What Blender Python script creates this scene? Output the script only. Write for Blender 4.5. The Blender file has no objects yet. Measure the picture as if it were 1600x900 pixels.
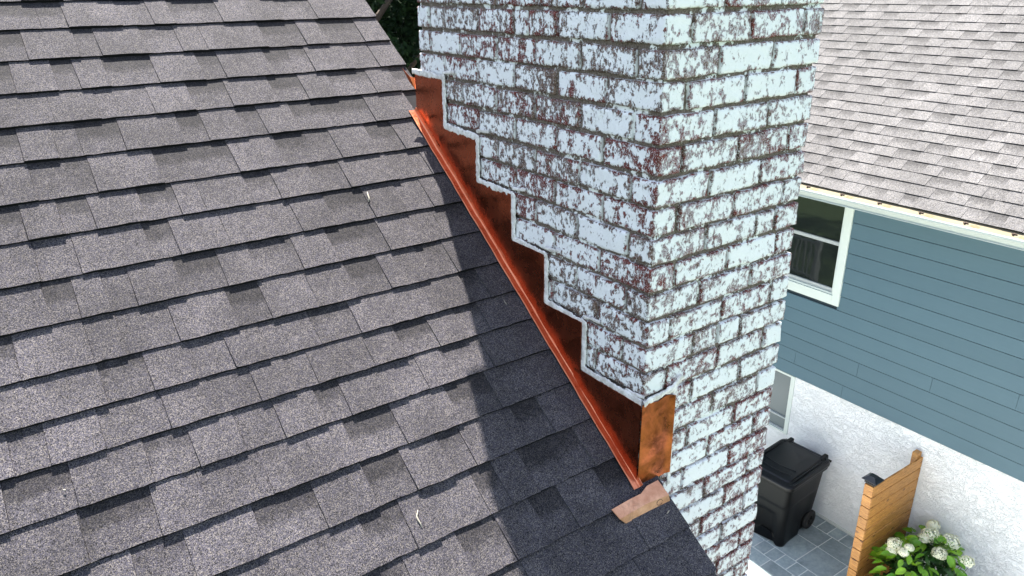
import bpy, math, random
import numpy as np
from mathutils import Matrix, Vector, noise as mnoise

R = math.radians
random.seed(7)
rng = np.random.default_rng(11)
scene = bpy.context.scene
col = scene.collection

# ------------------------------------------------------------------ camera
CAM = Vector((-1.17320, -1.11519, 0.05386))
YAW, PITCH, ROLL, FPX = 0.616154, 0.382242, -0.010375, 1181.5
F_ = Vector((math.sin(YAW) * math.cos(PITCH), math.cos(YAW) * math.cos(PITCH), -math.sin(PITCH)))
r0 = Vector((math.cos(YAW), -math.sin(YAW), 0))
u0 = r0.cross(F_)
RV = r0 * math.cos(ROLL) + u0 * math.sin(ROLL)
UV_ = -r0 * math.sin(ROLL) + u0 * math.cos(ROLL)
cam_data = bpy.data.cameras.new("camera")
cam = bpy.data.objects.new("camera", cam_data)
col.objects.link(cam)
M = Matrix((RV, UV_, -F_)).transposed().to_4x4()
M.translation = CAM
cam.matrix_world = M
cam_data.sensor_width = 36.0
cam_data.lens = 36.0 * FPX / 1600.0
cam_data.clip_start = 0.02
cam_data.clip_end = 2000
scene.camera = cam


def project(p):
    d = Vector(p) - CAM
    z = d.dot(F_)
    return 800 + FPX * d.dot(RV) / z, 450 - FPX * d.dot(UV_) / z, z


# ------------------------------------------------------------------ light
SUN_AZ, SUN_EL = R(19.0), R(57.7)          # azimuth from +Y towards +X
w = bpy.data.worlds.new("World")
scene.world = w
w.use_nodes = True
wn = w.node_tree
sky = wn.nodes.new("ShaderNodeTexSky")
sky.sky_type = 'NISHITA'
sky.sun_disc = False
sky.sun_elevation = SUN_EL
sky.sun_rotation = SUN_AZ
sky.air_density = 1.0
sky.dust_density = 0.6
sky.ozone_density = 1.0
bg = wn.nodes["Background"]
bg.inputs[1].default_value = 0.095
hs = wn.nodes.new("ShaderNodeHueSaturation")     # a milky, partly clouded summer sky
hs.inputs['Saturation'].default_value = 0.66
wn.links.new(sky.outputs[0], hs.inputs['Color'])
wn.links.new(hs.outputs[0], bg.inputs[0])
sd = bpy.data.lights.new("sun", 'SUN')
sd.energy = 5.0
sd.angle = R(0.6)
sd.color = (1.0, 0.955, 0.88)
sun = bpy.data.objects.new("sun", sd)
col.objects.link(sun)
to_sun = Vector((math.sin(SUN_AZ) * math.cos(SUN_EL), math.cos(SUN_AZ) * math.cos(SUN_EL), math.sin(SUN_EL)))
sun.rotation_euler = (-to_sun).to_track_quat('-Z', 'Y').to_euler()
sun.location = to_sun * 30
vs = scene.view_settings
vs.view_transform = 'Standard'
vs.look = 'None'
vs.gamma = 1.0
vs.use_curve_mapping = False
vs.exposure = 2.25
scene.cycles.max_bounces = 8
scene.cycles.diffuse_bounces = 4


# ------------------------------------------------------------------ helpers
class NT:
    def __init__(self, name):
        self.m = bpy.data.materials.new(name)
        self.m.use_nodes = True
        self.t = self.m.node_tree
        self.b = self.t.nodes["Principled BSDF"]

    def n(self, typ, props=None, **ins):
        nd = self.t.nodes.new(typ)
        for k, v in (props or {}).items():
            setattr(nd, k, v)
        for k, v in ins.items():
            key = int(k[1:]) if k[0] == 'i' and k[1:].isdigit() else k.replace('_', ' ')
            self.s(nd.inputs[key], v)
        return nd

    def s(self, sock, v):
        if hasattr(v, 'links') or hasattr(v, 'is_linked'):
            self.t.links.new(v, sock)
        else:
            if isinstance(v, (tuple, list)) and len(v) == 3 and sock.type == 'RGBA':
                v = (*v, 1)
            sock.default_value = v

    def bs(self, **k):
        for a, v in k.items():
            self.s(self.b.inputs[a.replace('_', ' ')], v)

    def math(self, op, a, b=0.0, c=None, clamp=False):
        nd = self.n('ShaderNodeMath', dict(operation=op, use_clamp=clamp))
        self.s(nd.inputs[0], a)
        self.s(nd.inputs[1], b)
        if c is not None:
            self.s(nd.inputs[2], c)
        return nd.outputs[0]

    def mix(self, f, a, b):
        nd = self.n('ShaderNodeMix', dict(data_type='RGBA'))
        self.s(nd.inputs[0], f)
        self.s(nd.inputs[6], a)
        self.s(nd.inputs[7], b)
        return nd.outputs[2]

    def step(self, v, lo, hi, a=0.0, b=1.0):
        nd = self.n('ShaderNodeMapRange', dict(interpolation_type='SMOOTHSTEP'))
        self.s(nd.inputs[0], v)
        for i, x in enumerate((lo, hi, a, b)):
            self.s(nd.inputs[i + 1], x)
        return nd.outputs[0]

    def noise(self, vec, scale, detail=3, rough=.55, dist=0.0):
        return self.n('ShaderNodeTexNoise', Vector=vec, Scale=scale, Detail=detail, Roughness=rough, Distortion=dist).outputs[0]

    def pos(self, sx=1, sy=1, sz=1):
        g = self.n('ShaderNodeNewGeometry').outputs['Position']
        if (sx, sy, sz) == (1, 1, 1):
            return g
        return self.n('ShaderNodeVectorMath', dict(operation='MULTIPLY'), i0=g, i1=(sx, sy, sz)).outputs[0]

    def ramp(self, f, stops, interp='LINEAR'):
        nd = self.n('ShaderNodeValToRGB')
        cr = nd.color_ramp
        cr.interpolation = interp
        while len(cr.elements) < len(stops):
            cr.elements.new(.5)
        for e, (p, c) in zip(cr.elements, stops):
            e.position = p
            e.color = (*c, 1)
        self.s(nd.inputs[0], f)
        return nd.outputs[0]

    def bump(self, h, strength=1.0, dist=.001, normal=None):
        nd = self.n('ShaderNodeBump', Height=h, Strength=strength, Distance=dist)
        if normal is not None:
            self.s(nd.inputs['Normal'], normal)
        return nd.outputs[0]

    def rand(self):
        return self.n('ShaderNodeObjectInfo').outputs['Random']

    def attr(self, name):
        return self.n('ShaderNodeAttribute', dict(attribute_name=name)).outputs['Fac']


def plain(name, c, rough=.6, metal=0.0, spec=.5, nscale=30, namp=.15, bumps=0.0):
    t = NT(name)
    p = t.pos()
    f = t.noise(p, nscale, 4, .6)
    t.bs(Base_Color=t.mix(f, tuple(x * (1 - namp) for x in c), tuple(min(1, x * (1 + namp)) for x in c)), Roughness=rough, Metallic=metal)
    t.bs(Specular_IOR_Level=spec)
    if bumps:
        t.bs(Normal=t.bump(t.noise(p, nscale * 3, 4), 1.0, bumps))
    return t.m


def mk(name, verts, faces, mat=None, parent=None, kind=None, smooth=False, loc=None, attrs=None):
    me = bpy.data.meshes.new(name)
    if isinstance(faces, np.ndarray) and faces.ndim == 2:
        nf, k = faces.shape
        v = np.asarray(verts, dtype=np.float32)
        me.vertices.add(len(v))
        me.vertices.foreach_set('co', v.ravel())
        me.loops.add(nf * k)
        me.loops.foreach_set('vertex_index', faces.astype(np.int32).ravel())
        me.polygons.add(nf)
        me.polygons.foreach_set('loop_start', np.arange(0, nf * k, k, dtype=np.int32))
        me.polygons.foreach_set('loop_total', np.full(nf, k, dtype=np.int32))
        me.update(calc_edges=True)
    else:
        me.from_pydata([tuple(map(float, v)) for v in verts], [], [tuple(map(int, f)) for f in faces])
        me.update()
    if smooth:
        me.polygons.foreach_set('use_smooth', [True] * len(me.polygons))
    for an, av in (attrs or {}).items():
        a = me.attributes.new(an, 'FLOAT', 'POINT')
        a.data.foreach_set('value', np.asarray(av, dtype=np.float32))
    if mat:
        me.materials.append(mat)
    return link(name, me, parent, kind, loc)


def link(name, me, parent=None, kind=None, loc=None):
    o = bpy.data.objects.new(name, me)
    col.objects.link(o)
    if parent:
        o.parent = parent
    if kind:
        o['kind'] = kind
    if loc is not None:
        o.location = loc
    return o


def tag(o, label, cat, group=None):
    o['label'] = label
    o['category'] = cat
    if group:
        o['group'] = group
    return o


def thing(name, label, cat, loc=(0, 0, 0), rz=0.0, group=None):
    o = bpy.data.objects.new(name, None)
    o.empty_display_size = .1
    col.objects.link(o)
    o.location = loc
    o.rotation_euler = (0, 0, rz)
    return tag(o, label, cat, group)


class G:
    """collects polygons"""
    def __init__(self):
        self.v, self.f, self.a = [], [], []

    def add(self, vs, fs, a=0.0):
        n = len(self.v)
        self.v += [tuple(x) for x in vs]
        self.f += [tuple(i + n for i in f) for f in fs]
        self.a += (list(a) if hasattr(a, '__len__') else [a] * len(vs))
        return self

    def box(self, x0, x1, y0, y1, z0, z1):
        return self.add([(x0, y0, z0), (x1, y0, z0), (x1, y1, z0), (x0, y1, z0), (x0, y0, z1), (x1, y0, z1), (x1, y1, z1), (x0, y1, z1)], BOXF)

    def bbox(self, x0, x1, y0, y1, z0, z1, b=.002):
        """box with chamfered edges"""
        rd = rounded_box(x0, x1, y0, y1, z0, z1, b)
        return self.add(*rd)

    def prism(self, poly, h0, h1, fn):
        n = len(poly)
        vs = [fn(a, b, h0) for a, b in poly] + [fn(a, b, h1) for a, b in poly]
        fs = [tuple(range(n))[::-1], tuple(range(n, 2 * n))] + [(i, (i + 1) % n, n + (i + 1) % n, n + i) for i in range(n)]
        return self.add(vs, fs)

    def tube(self, pts, r, seg=8, cap=True):
        pts = [Vector(p) for p in pts]
        rr = r if hasattr(r, '__len__') else [r] * len(pts)
        vs, fs = [], []
        for i, p in enumerate(pts):
            d = (pts[min(i + 1, len(pts) - 1)] - pts[max(i - 1, 0)]).normalized()
            up = Vector((0, 0, 1)) if abs(d.z) < .9 else Vector((1, 0, 0))
            a = d.cross(up).normalized()
            b = d.cross(a)
            for s in range(seg):
                t = 2 * math.pi * s / seg
                vs.append(p + (a * math.cos(t) + b * math.sin(t)) * rr[i])
        for i in range(len(pts) - 1):
            for s in range(seg):
                fs.append((i * seg + s, i * seg + (s + 1) % seg, (i + 1) * seg + (s + 1) % seg, (i + 1) * seg + s))
        if cap:
            fs.append(tuple(range(seg))[::-1])
            fs.append(tuple(range((len(pts) - 1) * seg, len(pts) * seg)))
        return self.add(vs, fs)

    def mk(self, name, mat, parent=None, kind=None, smooth=False, loc=None, an=None):
        return mk(name, self.v, self.f, mat, parent, kind, smooth, loc, {an: self.a} if an else None)


BOXF = [(3, 2, 1, 0), (4, 5, 6, 7), (0, 1, 5, 4), (1, 2, 6, 5), (2, 3, 7, 6), (3, 0, 4, 7)]


def rounded_box(x0, x1, y0, y1, z0, z1, b):
    vs, idx = [], {}
    X, Y, Z = (x0, x1), (y0, y1), (z0, z1)
    for i in (0, 1):
        for j in (0, 1):
            for k in (0, 1):
                sx, sy, sz = (1 - 2 * i) * b, (1 - 2 * j) * b, (1 - 2 * k) * b
                for ax in range(3):
                    p = [X[i] + sx, Y[j] + sy, Z[k] + sz]
                    p[ax] = (X[i], Y[j], Z[k])[ax]
                    idx[(i, j, k, ax)] = len(vs)
                    vs.append(tuple(p))
    g = lambda i, j, k, a: idx[(i, j, k, a)]
    fs = []
    for s in (0, 1):
        fs.append((g(s, 0, 0, 0), g(s, 1, 0, 0), g(s, 1, 1, 0), g(s, 0, 1, 0)))
        fs.append((g(0, s, 0, 1), g(1, s, 0, 1), g(1, s, 1, 1), g(0, s, 1, 1)))
        fs.append((g(0, 0, s, 2), g(1, 0, s, 2), g(1, 1, s, 2), g(0, 1, s, 2)))
    for a in (0, 1):
        for c in (0, 1):
            fs.append((g(a, c, 0, 0), g(a, c, 1, 0), g(a, c, 1, 1), g(a, c, 0, 1)))
            fs.append((g(a, 0, c, 0), g(a, 1, c, 0), g(a, 1, c, 2), g(a, 0, c, 2)))
            fs.append((g(0, a, c, 1), g(1, a, c, 1), g(1, a, c, 2), g(0, a, c, 2)))
    for i in (0, 1):
        for j in (0, 1):
            for k in (0, 1):
                fs.append((g(i, j, k, 0), g(i, j, k, 1), g(i, j, k, 2)))
    cx, cy, cz = (x0 + x1) / 2, (y0 + y1) / 2, (z0 + z1) / 2
    out = []
    for f in fs:
        p = [Vector(vs[q]) for q in f]
        nrm = (p[1] - p[0]).cross(p[2] - p[0])
        c = sum(p, Vector()) / len(p) - Vector((cx, cy, cz))
        out.append(f if nrm.dot(c) > 0 else f[::-1])
    return vs, out


def vnoise(P, scale, seed=0, octaves=3):
    """vectorised value noise, about -1..1"""
    P = np.asarray(P, dtype=np.float64) * scale + 113.7 + seed * 17.3
    tot = np.zeros(len(P))
    amp, norm = 1.0, 0.0
    for o in range(octaves):
        Q = P * 2 ** o
        i = np.floor(Q).astype(np.int64)
        f = Q - i
        f = f * f * (3 - 2 * f)
        acc = 0
        for dx in (0, 1):
            for dy in (0, 1):
                for dz in (0, 1):
                    h = ((i[:, 0] + dx) * 73856093) ^ ((i[:, 1] + dy) * 19349663) ^ ((i[:, 2] + dz) * 83492791) ^ (seed * 7919 + o * 104729)
                    h = (h * 2654435761) & 0xFFFFFFFF
                    h ^= h >> 15
                    h = (h * 2246822519) & 0xFFFFFFFF
                    h ^= h >> 13
                    v = (h & 0xFFFF) / 32767.5 - 1
                    acc = acc + v * (f[:, 0] if dx else 1 - f[:, 0]) * (f[:, 1] if dy else 1 - f[:, 1]) * (f[:, 2] if dz else 1 - f[:, 2])
        tot += acc * amp
        norm += amp
        amp *= .5
    return tot / norm


def gridfaces(nu, nv):
    i = np.arange(nu - 1)[:, None] * nv + np.arange(nv - 1)[None, :]
    i = i.ravel()
    return np.stack([i, i + nv, i + nv + 1, i + 1], 1)


# ------------------------------------------------------------------ materials
def shingle_mat(name, dark, mid, light, tint, cell, band, var, blot=(.78, 1.18)):
    t = NT(name)
    p = t.pos()
    v = t.n('ShaderNodeTexVoronoi', Vector=p, Scale=cell).outputs['Color']
    sp = t.n('ShaderNodeSeparateColor', Color=v)
    g = t.ramp(sp.outputs[0], [(0.0, dark), (.30, dark), (.38, mid), (.66, mid), (.74, light), (1.0, light)])
    g = t.mix(t.step(sp.outputs[1], .55, .62, 0, .75), g, tint)
    # broad weathering
    b1 = t.noise(p, 7, 4, .6)
    b2 = t.noise(p, 45, 3, .6)
    f = t.math('ADD', t.math('MULTIPLY', b1, .6), t.math('MULTIPLY', b2, .4))
    f = t.step(f, .36, .64, blot[0], blot[1])
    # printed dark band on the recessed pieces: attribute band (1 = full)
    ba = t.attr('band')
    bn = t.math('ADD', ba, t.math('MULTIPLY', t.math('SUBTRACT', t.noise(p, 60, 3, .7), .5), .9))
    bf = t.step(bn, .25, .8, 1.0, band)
    rnd = t.math('ADD', 1 - var, t.math('MULTIPLY', t.rand(), 2 * var))
    big = t.step(t.noise(p, 1.7, 4, .6), .32, .68, .88, 1.13)
    k = t.math('MULTIPLY', t.math('MULTIPLY', t.math('MULTIPLY', f, bf), rnd), big)
    c = t.n('ShaderNodeVectorMath', dict(operation='SCALE'), i0=g)
    t.s(c.inputs[3], k)
    t.bs(Base_Color=c.outputs[0], Roughness=.93, Specular_IOR_Level=.25)
    t.bs(Normal=t.bump(sp.outputs[2], .6, .0009))
    return t.m


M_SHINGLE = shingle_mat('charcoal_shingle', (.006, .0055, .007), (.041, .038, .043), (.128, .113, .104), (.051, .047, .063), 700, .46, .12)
M_BUTT = plain('cut_asphalt_edge', (.009, .009, .010), .95, spec=.1)
M_SHINGLE2 = shingle_mat('grey_shingle', (.068, .064, .062), (.117, .111, .109), (.180, .170, .162), (.113, .110, .116), 170, .56, .09, (.9, 1.1))


def brick_mat():
    t = NT('chipped_painted_brick')
    p = t.pos()
    pv = t.pos(1, 1, .66)
    ny = t.n('ShaderNodeSeparateXYZ', i0=t.n('ShaderNodeNewGeometry').outputs['Normal']).outputs[1]
    front = t.step(ny, -.5, -.8)         # the face turned to the eave has weathered less
    n1 = t.noise(pv, 120, 6, .74, .5)    # fine ragged flakes
    n2 = t.noise(p, 36, 4, .60, .5)      # patches
    n4 = t.noise(p, 4, 2, .5)
    ed = t.attr('ed')
    rnd = t.rand()
    x = t.math('ADD', t.math('MULTIPLY', n1, .52), t.math('MULTIPLY', n2, .48))
    x = t.math('ADD', x, t.math('MULTIPLY', t.math('SUBTRACT', ed, 1), .085))
    x = t.math('ADD', x, t.math('MULTIPLY', t.math('SUBTRACT', rnd, .5), .078))
    x = t.math('ADD', x, t.math('MULTIPLY', t.math('SUBTRACT', n4, .5), .12))
    x = t.math('ADD', x, t.math('MULTIPLY', front, .010))
    paint = t.step(x, .470, .481)
    fine = t.noise(p, 260, 4, .72)
    thin = t.step(t.math('ADD', t.math('ADD', x, t.math('MULTIPLY', front, .022)), t.math('MULTIPLY', t.math('SUBTRACT', fine, .5), .18)), .425, .455)
    base = t.mix(t.step(t.noise(p, 90, 4, .7), .40, .60), (.066, .036, .028), (.20, .135, .105))
    red = t.step(t.math('ADD', t.noise(p, 20, 4, .65), t.math('MULTIPLY', t.math('SUBTRACT', t.math('FRACT', t.math('MULTIPLY', rnd, 37.7)), .5), .30)), .475, .535)
    base = t.mix(t.math('MULTIPLY', red, .88), base, t.mix(t.step(t.noise(p, 130, 3, .7), .42, .6), (.105, .022, .018), (.215, .040, .032)))
    base = t.mix(t.math('MULTIPLY', front, t.math('MULTIPLY', thin, .75)), base, (.42, .34, .40))
    base = t.mix(t.math('MULTIPLY', thin, .30), base, (.46, .38, .35))
    specks = t.step(fine, .575, .59)     # white crumbs left inside the bare patches
    paint = t.math('MAXIMUM', paint, t.math('MULTIPLY', specks, .85))
    pc = t.mix(t.noise(p, 9, 4, .6), (.88, .875, .875), (.76, .765, .775))
    c = t.mix(paint, base, pc)
    t.bs(Base_Color=c, Roughness=.72, Specular_IOR_Level=.3)
    h = t.math('ADD', t.math('MULTIPLY', paint, 1.6), t.math('MULTIPLY', fine, .9))
    h = t.math('ADD', h, t.math('MULTIPLY', t.noise(p, 48, 5, .7), 3.0))
    t.bs(Normal=t.bump(h, 1.0, .0014))
    return t.m


def mortar_mat():
    t = NT('sandy_mortar')
    p = t.pos()
    n1 = t.noise(p, 70, 6, .72, .4)
    n2 = t.noise(p, 12, 3, .6)
    x = t.math('ADD', t.math('MULTIPLY', n1, .6), t.math('MULTIPLY', n2, .4))
    h = t.attr('bulge')
    x = t.math('ADD', x, t.math('MULTIPLY', t.math('SUBTRACT', t.noise(p, 6, 3, .6), .5), .30))
    x = t.math('ADD', x, t.math('MULTIPLY', h, .14))
    paint = t.step(x, .566, .580)
    g = t.ramp(t.noise(p, 220, 3, .7), [(.3, (.065, .050, .038)), (.5, (.15, .12, .098)), (.72, (.28, .24, .20))])
    t.bs(Base_Color=t.mix(paint, g, (.78, .79, .77)), Roughness=.9, Specular_IOR_Level=.2)
    t.bs(Normal=t.bump(t.math('ADD', t.noise(p, 300, 4, .7), t.math('MULTIPLY', paint, .5)), .9, .0012))
    return t.m


M_BRICK = brick_mat()
M_MORTAR = mortar_mat()


def copper_mat(name, c1, c2, r0_, r1_, metal, stain, sc=1.0):
    t = NT(name)
    p = t.pos()
    a = t.noise(p, 9 * sc, 5, .65, .8)
    b = t.noise(p, 38 * sc, 5, .7, .5)
    f = t.math('ADD', t.math('MULTIPLY', a, .6), t.math('MULTIPLY', b, .4))
    c = t.mix(t.step(f, .36, .62), c1, c2)
    c = t.mix(t.math('MULTIPLY', t.step(t.noise(p, 22 * sc, 4, .6, 1.2), .54, .66), stain), c, tuple(x * .33 for x in c1))
    t.bs(Base_Color=c, Metallic=metal, Roughness=t.step(b, .3, .7, r0_, r1_))
    t.bs(Normal=t.bump(t.math('ADD', t.noise(p, 14, 3, .5), t.math('MULTIPLY', t.noise(p, 90, 3, .6), .12)), .5, .006))
    return t.m


M_COPPER = copper_mat('sheet_copper', (.42, .110, .050), (.52, .145, .068), .22, .32, 1.0, .08, .5)
M_COPPER_B = copper_mat('highlight_sheet_copper', (.26, .056, .022), (.76, .195, .085), .26, .38, 1.0, .60, .5)  # brighter second colour paints the reflected highlight on the front sheet
M_COPPER_HEM = copper_mat('hemmed_copper', (.70, .21, .10), (.80, .29, .15), .26, .38, .95, .25)
M_COPPER_DULL = copper_mat('dull_copper', (.50, .22, .12), (.74, .40, .25), .38, .55, .30, .25)


def seal_mat():
    t = NT('white_sealant')
    p = t.pos()
    n = t.noise(p, 60, 5, .65)
    c = t.mix(t.step(n, .35, .65), (.50, .47, .44), (.78, .76, .74))
    c = t.mix(t.math('MULTIPLY', t.step(t.noise(p, 130, 4, .7), .60, .68), .6), c, (.22, .19, .16))
    t.bs(Base_Color=c, Roughness=.65, Normal=t.bump(t.noise(p, 120, 4, .7), .8, .0015))
    return t.m


M_SEAL = seal_mat()
M_DECK = plain('roof_underlay', (.02, .02, .022), .95, spec=.1)
M_TRIM_OWN = plain('painted_trim', (.55, .56, .56), .5)
M_WHITE = plain('white_trim', (.60, .66, .62), .55, namp=.04, spec=.3)
M_CROWN = plain('concrete_crown', (.35, .34, .32), .9, bumps=.002)
M_CLAY = plain('clay_flue', (.35, .13, .07), .85)


def siding_mat():
    t = NT('blue_grey_siding')
    p = t.pos()
    n = t.noise(t.pos(.5, 1.2, 14), 5, 4, .6)
    c = t.mix(n, (.072, .132, .166), (.084, .148, .184))
    rn = t.math('ADD', .96, t.math('MULTIPLY', t.rand(), .08))
    s = t.n('ShaderNodeVectorMath', dict(operation='SCALE'), i0=c)
    t.s(s.inputs[3], rn)
    t.bs(Base_Color=s.outputs[0], Roughness=.55, Specular_IOR_Level=.35, Normal=t.bump(t.noise(t.pos(1, 2, 30), 12, 4, .6), .25, .001))
    return t.m


M_SIDING = siding_mat()
M_LAP_SHADE = plain('lap_shade', (.03, .045, .055), .9, spec=.1)  # dark backing colour stands in for the shade under the siding laps


def stucco_mat():
    t = NT('white_trowelled_stucco')
    p = t.pos()
    q = t.pos(1, 1, 1.5)
    warp = t.n('ShaderNodeTexNoise', Vector=q, Scale=3.5, Detail=3).outputs['Color']
    wv = t.n('ShaderNodeVectorMath', dict(operation='MULTIPLY_ADD'), i0=warp, i1=(.35, .35, .35), i2=q).outputs[0]
    a = t.noise(wv, 13, 6, .62, 1.6)
    ridge = t.math('ABSOLUTE', t.math('SUBTRACT', a, .5))
    ridge = t.step(ridge, .0, .06, 1, 0)
    flat = t.step(t.noise(wv, 19, 4, .6, .8), .42, .60)
    h = t.math('ADD', t.math('MULTIPLY', ridge, .6), t.math('MULTIPLY', flat, .9))
    h = t.math('ADD', h, t.math('MULTIPLY', t.noise(p, 60, 4, .7), .25))
    t.bs(Base_Color=t.mix(t.noise(p, 3, 4), (.85, .88, .89), (.89, .91, .92)), Roughness=.8, Specular_IOR_Level=.3, Normal=t.bump(h, 1.0, .0046))
    return t.m


M_STUCCO = stucco_mat()


def paver_mat():
    t = NT('bluestone')
    p = t.pos()
    a = t.noise(p, 4, 5, .65, .5)
    b = t.noise(p, 22, 5, .65)
    f = t.math('ADD', t.math('MULTIPLY', a, .6), t.math('MULTIPLY', b, .4))
    c = t.ramp(f, [(.34, (.17, .215, .225)), (.5, (.26, .315, .325)), (.66, (.35, .405, .41))])
    s = t.n('ShaderNodeVectorMath', dict(operation='SCALE'), i0=c)
    t.s(s.inputs[3], t.math('ADD', .78, t.math('MULTIPLY', t.rand(), .44)))
    t.bs(Base_Color=s.outputs[0], Roughness=.75, Normal=t.bump(b, .6, .003))
    return t.m


M_PAVER = paver_mat()
M_GROUT = plain('pale_grout', (.62, .65, .63), .9, namp=.1)


def wood_mat():
    t = NT('stained_cedar')
    p = t.pos(1.1, 1.1, 15)
    q = t.pos()
    sep = t.n('ShaderNodeObjectInfo').outputs['Location']
    w_ = t.n('ShaderNodeVectorMath', dict(operation='MULTIPLY_ADD'), i0=sep, i1=(7.3, 3.1, 11.7), i2=p).outputs[0]
    g = t.noise(w_, 9, 6, .65, 1.2)
    c = t.ramp(g, [(.32, (.13, .045, .008)), (.5, (.36, .16, .034)), (.66, (.53, .265, .072))])
    kn = t.n('ShaderNodeTexVoronoi', Vector=t.n('ShaderNodeVectorMath', dict(operation='MULTIPLY'), i0=q, i1=(4.2, 4.2, 7)).outputs[0], Scale=1.3).outputs['Distance']
    c = t.mix(t.step(kn, .10, .19, .8, 0), c, (.10, .035, .01))
    s = t.n('ShaderNodeVectorMath', dict(operation='SCALE'), i0=c)
    t.s(s.inputs[3], t.math('ADD', .82, t.math('MULTIPLY', t.rand(), .36)))
    t.bs(Base_Color=s.outputs[0], Roughness=.5, Normal=t.bump(g, .4, .002))
    return t.m


M_WOOD = wood_mat()
M_BLACK = plain('black_plastic', (.004, .0042, .0046), .40, spec=.16, namp=.25, nscale=60, bumps=.0008)
M_BLACK_LID = plain('black_lid_plastic', (.006, .0064, .008), .34, spec=.28, namp=.2, nscale=60, bumps=.0006)
M_RUBBER = plain('tyre_rubber', (.012, .012, .012), .8)
M_BLACKMETAL = plain('black_cap', (.010, .012, .016), .35)


def glass_mat(name, base, rough):
    t = NT(name)
    t.bs(Base_Color=(*base, 1), Roughness=rough, Specular_IOR_Level=.6, IOR=1.5)
    t.bs(Normal=t.bump(t.noise(t.pos(), 2.2, 2), .12, .01))
    return t.m


M_GLASS = glass_mat('window_glass', (.010, .013, .013), .03)
M_GLASS2 = glass_mat('screened_glass', (.11, .14, .15), .30)
M_SCREEN = plain('grey_sash', (.40, .43, .43), .5)


def leaf_mat(name, a, b):
    t = NT(name)
    c = t.mix(t.rand(), a, b)
    c = t.mix(t.noise(t.pos(), 20, 3), c, tuple(x * .7 for x in a))
    t.bs(Base_Color=c, Roughness=.42, Specular_IOR_Level=.4)
    t.bs(Subsurface_Weight=0.0)
    return t.m


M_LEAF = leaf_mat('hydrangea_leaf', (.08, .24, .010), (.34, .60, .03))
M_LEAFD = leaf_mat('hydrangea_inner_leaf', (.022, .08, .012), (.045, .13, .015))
M_PETAL = plain('cream_petal', (.90, .89, .66), .6, nscale=80, namp=.12)
M_STEM = plain('green_stem', (.09, .10, .03), .7)
M_BARK = plain('bark', (.07, .05, .035), .95, nscale=12, namp=.4, bumps=.01)


def treeleaf_mat():
    t = NT('tree_foliage')
    p = t.pos()
    c = t.ramp(t.noise(p, 2.2, 3, .6), [(.3, (.004, .011, .004)), (.5, (.009, .022, .007)), (.7, (.018, .038, .010))])
    t.bs(Base_Color=c, Roughness=.8, Specular_IOR_Level=.12)
    return t.m


M_TREE = treeleaf_mat()
M_GRASS = plain('lawn', (.05, .085, .03), .95, nscale=6, namp=.4, bumps=.01)
M_SOIL = plain('dark_mulch', (.035, .022, .014), .95, nscale=40, namp=.5, bumps=.01)
M_GUTTER = plain('gutter_white', (.44, .49, .46), .7, namp=.04, spec=.2)
M_GUARD = plain('cream_gutter', (.205, .178, .125), .95, nscale=3.2, namp=.30, spec=.04)
M_STAIN = plain('brown_stain', (.165, .138, .088), .95, nscale=30, namp=.3, spec=.04)
M_RUST = plain('dark_bracket', (.06, .035, .02), .7)
M_TWIG = plain('pale_twig', (.30, .27, .22), .8)
M_DECKWHITE = plain('white_railing', (.75, .75, .73), .5)
M_WALLOWN = plain('house_side', (.62, .62, .60), .8)
M_CONC = plain('bounce_concrete', (.68, .67, .63), .9, nscale=8, bumps=.002)  # pale tone picked to bounce sunlight onto the stucco

# ------------------------------------------------------------------ the chimney
C = 0.0677
W_, L_ = 0.527, 1.02
chim = thing('chimney', 'old brick chimney with flaking white paint rising beside the charcoal roof', 'chimney', (0, 0, -6.36))
CH0 = Vector((0, 0, -6.36))


def steptop(y):
    for y0, z in ((.88, -.205), (.705, -.348), (.532, -.480), (.382, -.613), (.222, -.753), (-.1, -.890)):
        if y >= y0:
            return z
    return -.89


def axis_pts(a, b, n):
    e = [a, a + .0028, a + .009]
    m = list(np.linspace(a + .009, b - .009, max(2, n + 1)))[1:-1]
    return np.array(e + m + [b - .009, b - .0028, b])


def brick_mesh(x0, x1, y0, y1, z0, z1):
    ax = [axis_pts(x0, x1, max(1, int((x1 - x0) / .013))), axis_pts(y0, y1, max(1, int((y1 - y0) / .013))), axis_pts(z0, z1, 3)]
    vs, ed, idx, fs = [], [], {}, []
    n = [len(a) for a in ax]

    def vid(i, j, k):
        key = (i, j, k)
        if key not in idx:
            idx[key] = len(vs)
            vs.append((ax[0][i], ax[1][j], ax[2][k]))
        return idx[key]
    for d in range(3):
        u, v = (d + 1) % 3, (d + 2) % 3
        for side in (0, 1):
            for a in range(n[u] - 1):
                for b in range(n[v] - 1):
                    q = []
                    for da, db in ((0, 0), (1, 0), (1, 1), (0, 1)):
                        c = [0, 0, 0]
                        c[d] = side * (n[d] - 1)
                        c[u] = a + da
                        c[v] = b + db
                        q.append(vid(*c))
                    fs.append(tuple(q if side else q[::-1]))
    P = np.array(vs)
    keys = np.array(list(idx.keys()))
    N = np.array(n)
    ext = (keys == 0) | (keys == N - 1)
    cnt = ext.sum(1)
    cen = P.mean(0)
    for d in range(3):
        m = ext[:, d] & (cnt >= 2)
        sg = np.where(keys[:, d] == 0, 1, -1)
        P[m, d] += sg[m] * np.where(cnt[m] == 3, .0022, .0013)
    near = ((keys <= 1) | (keys >= N - 2)).sum(1)
    e = np.where(cnt >= 2, 0.0, np.where(near >= 2, .45, 1.0))
    s1, s2 = rng.integers(1, 999, 2)
    for d in range(3):
        P[:, d] += vnoise(P, 62, int(s1) + d, 2) * .0024 + vnoise(P, 14, int(s2) + d, 1) * .0020
    return P, fs, e


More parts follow.
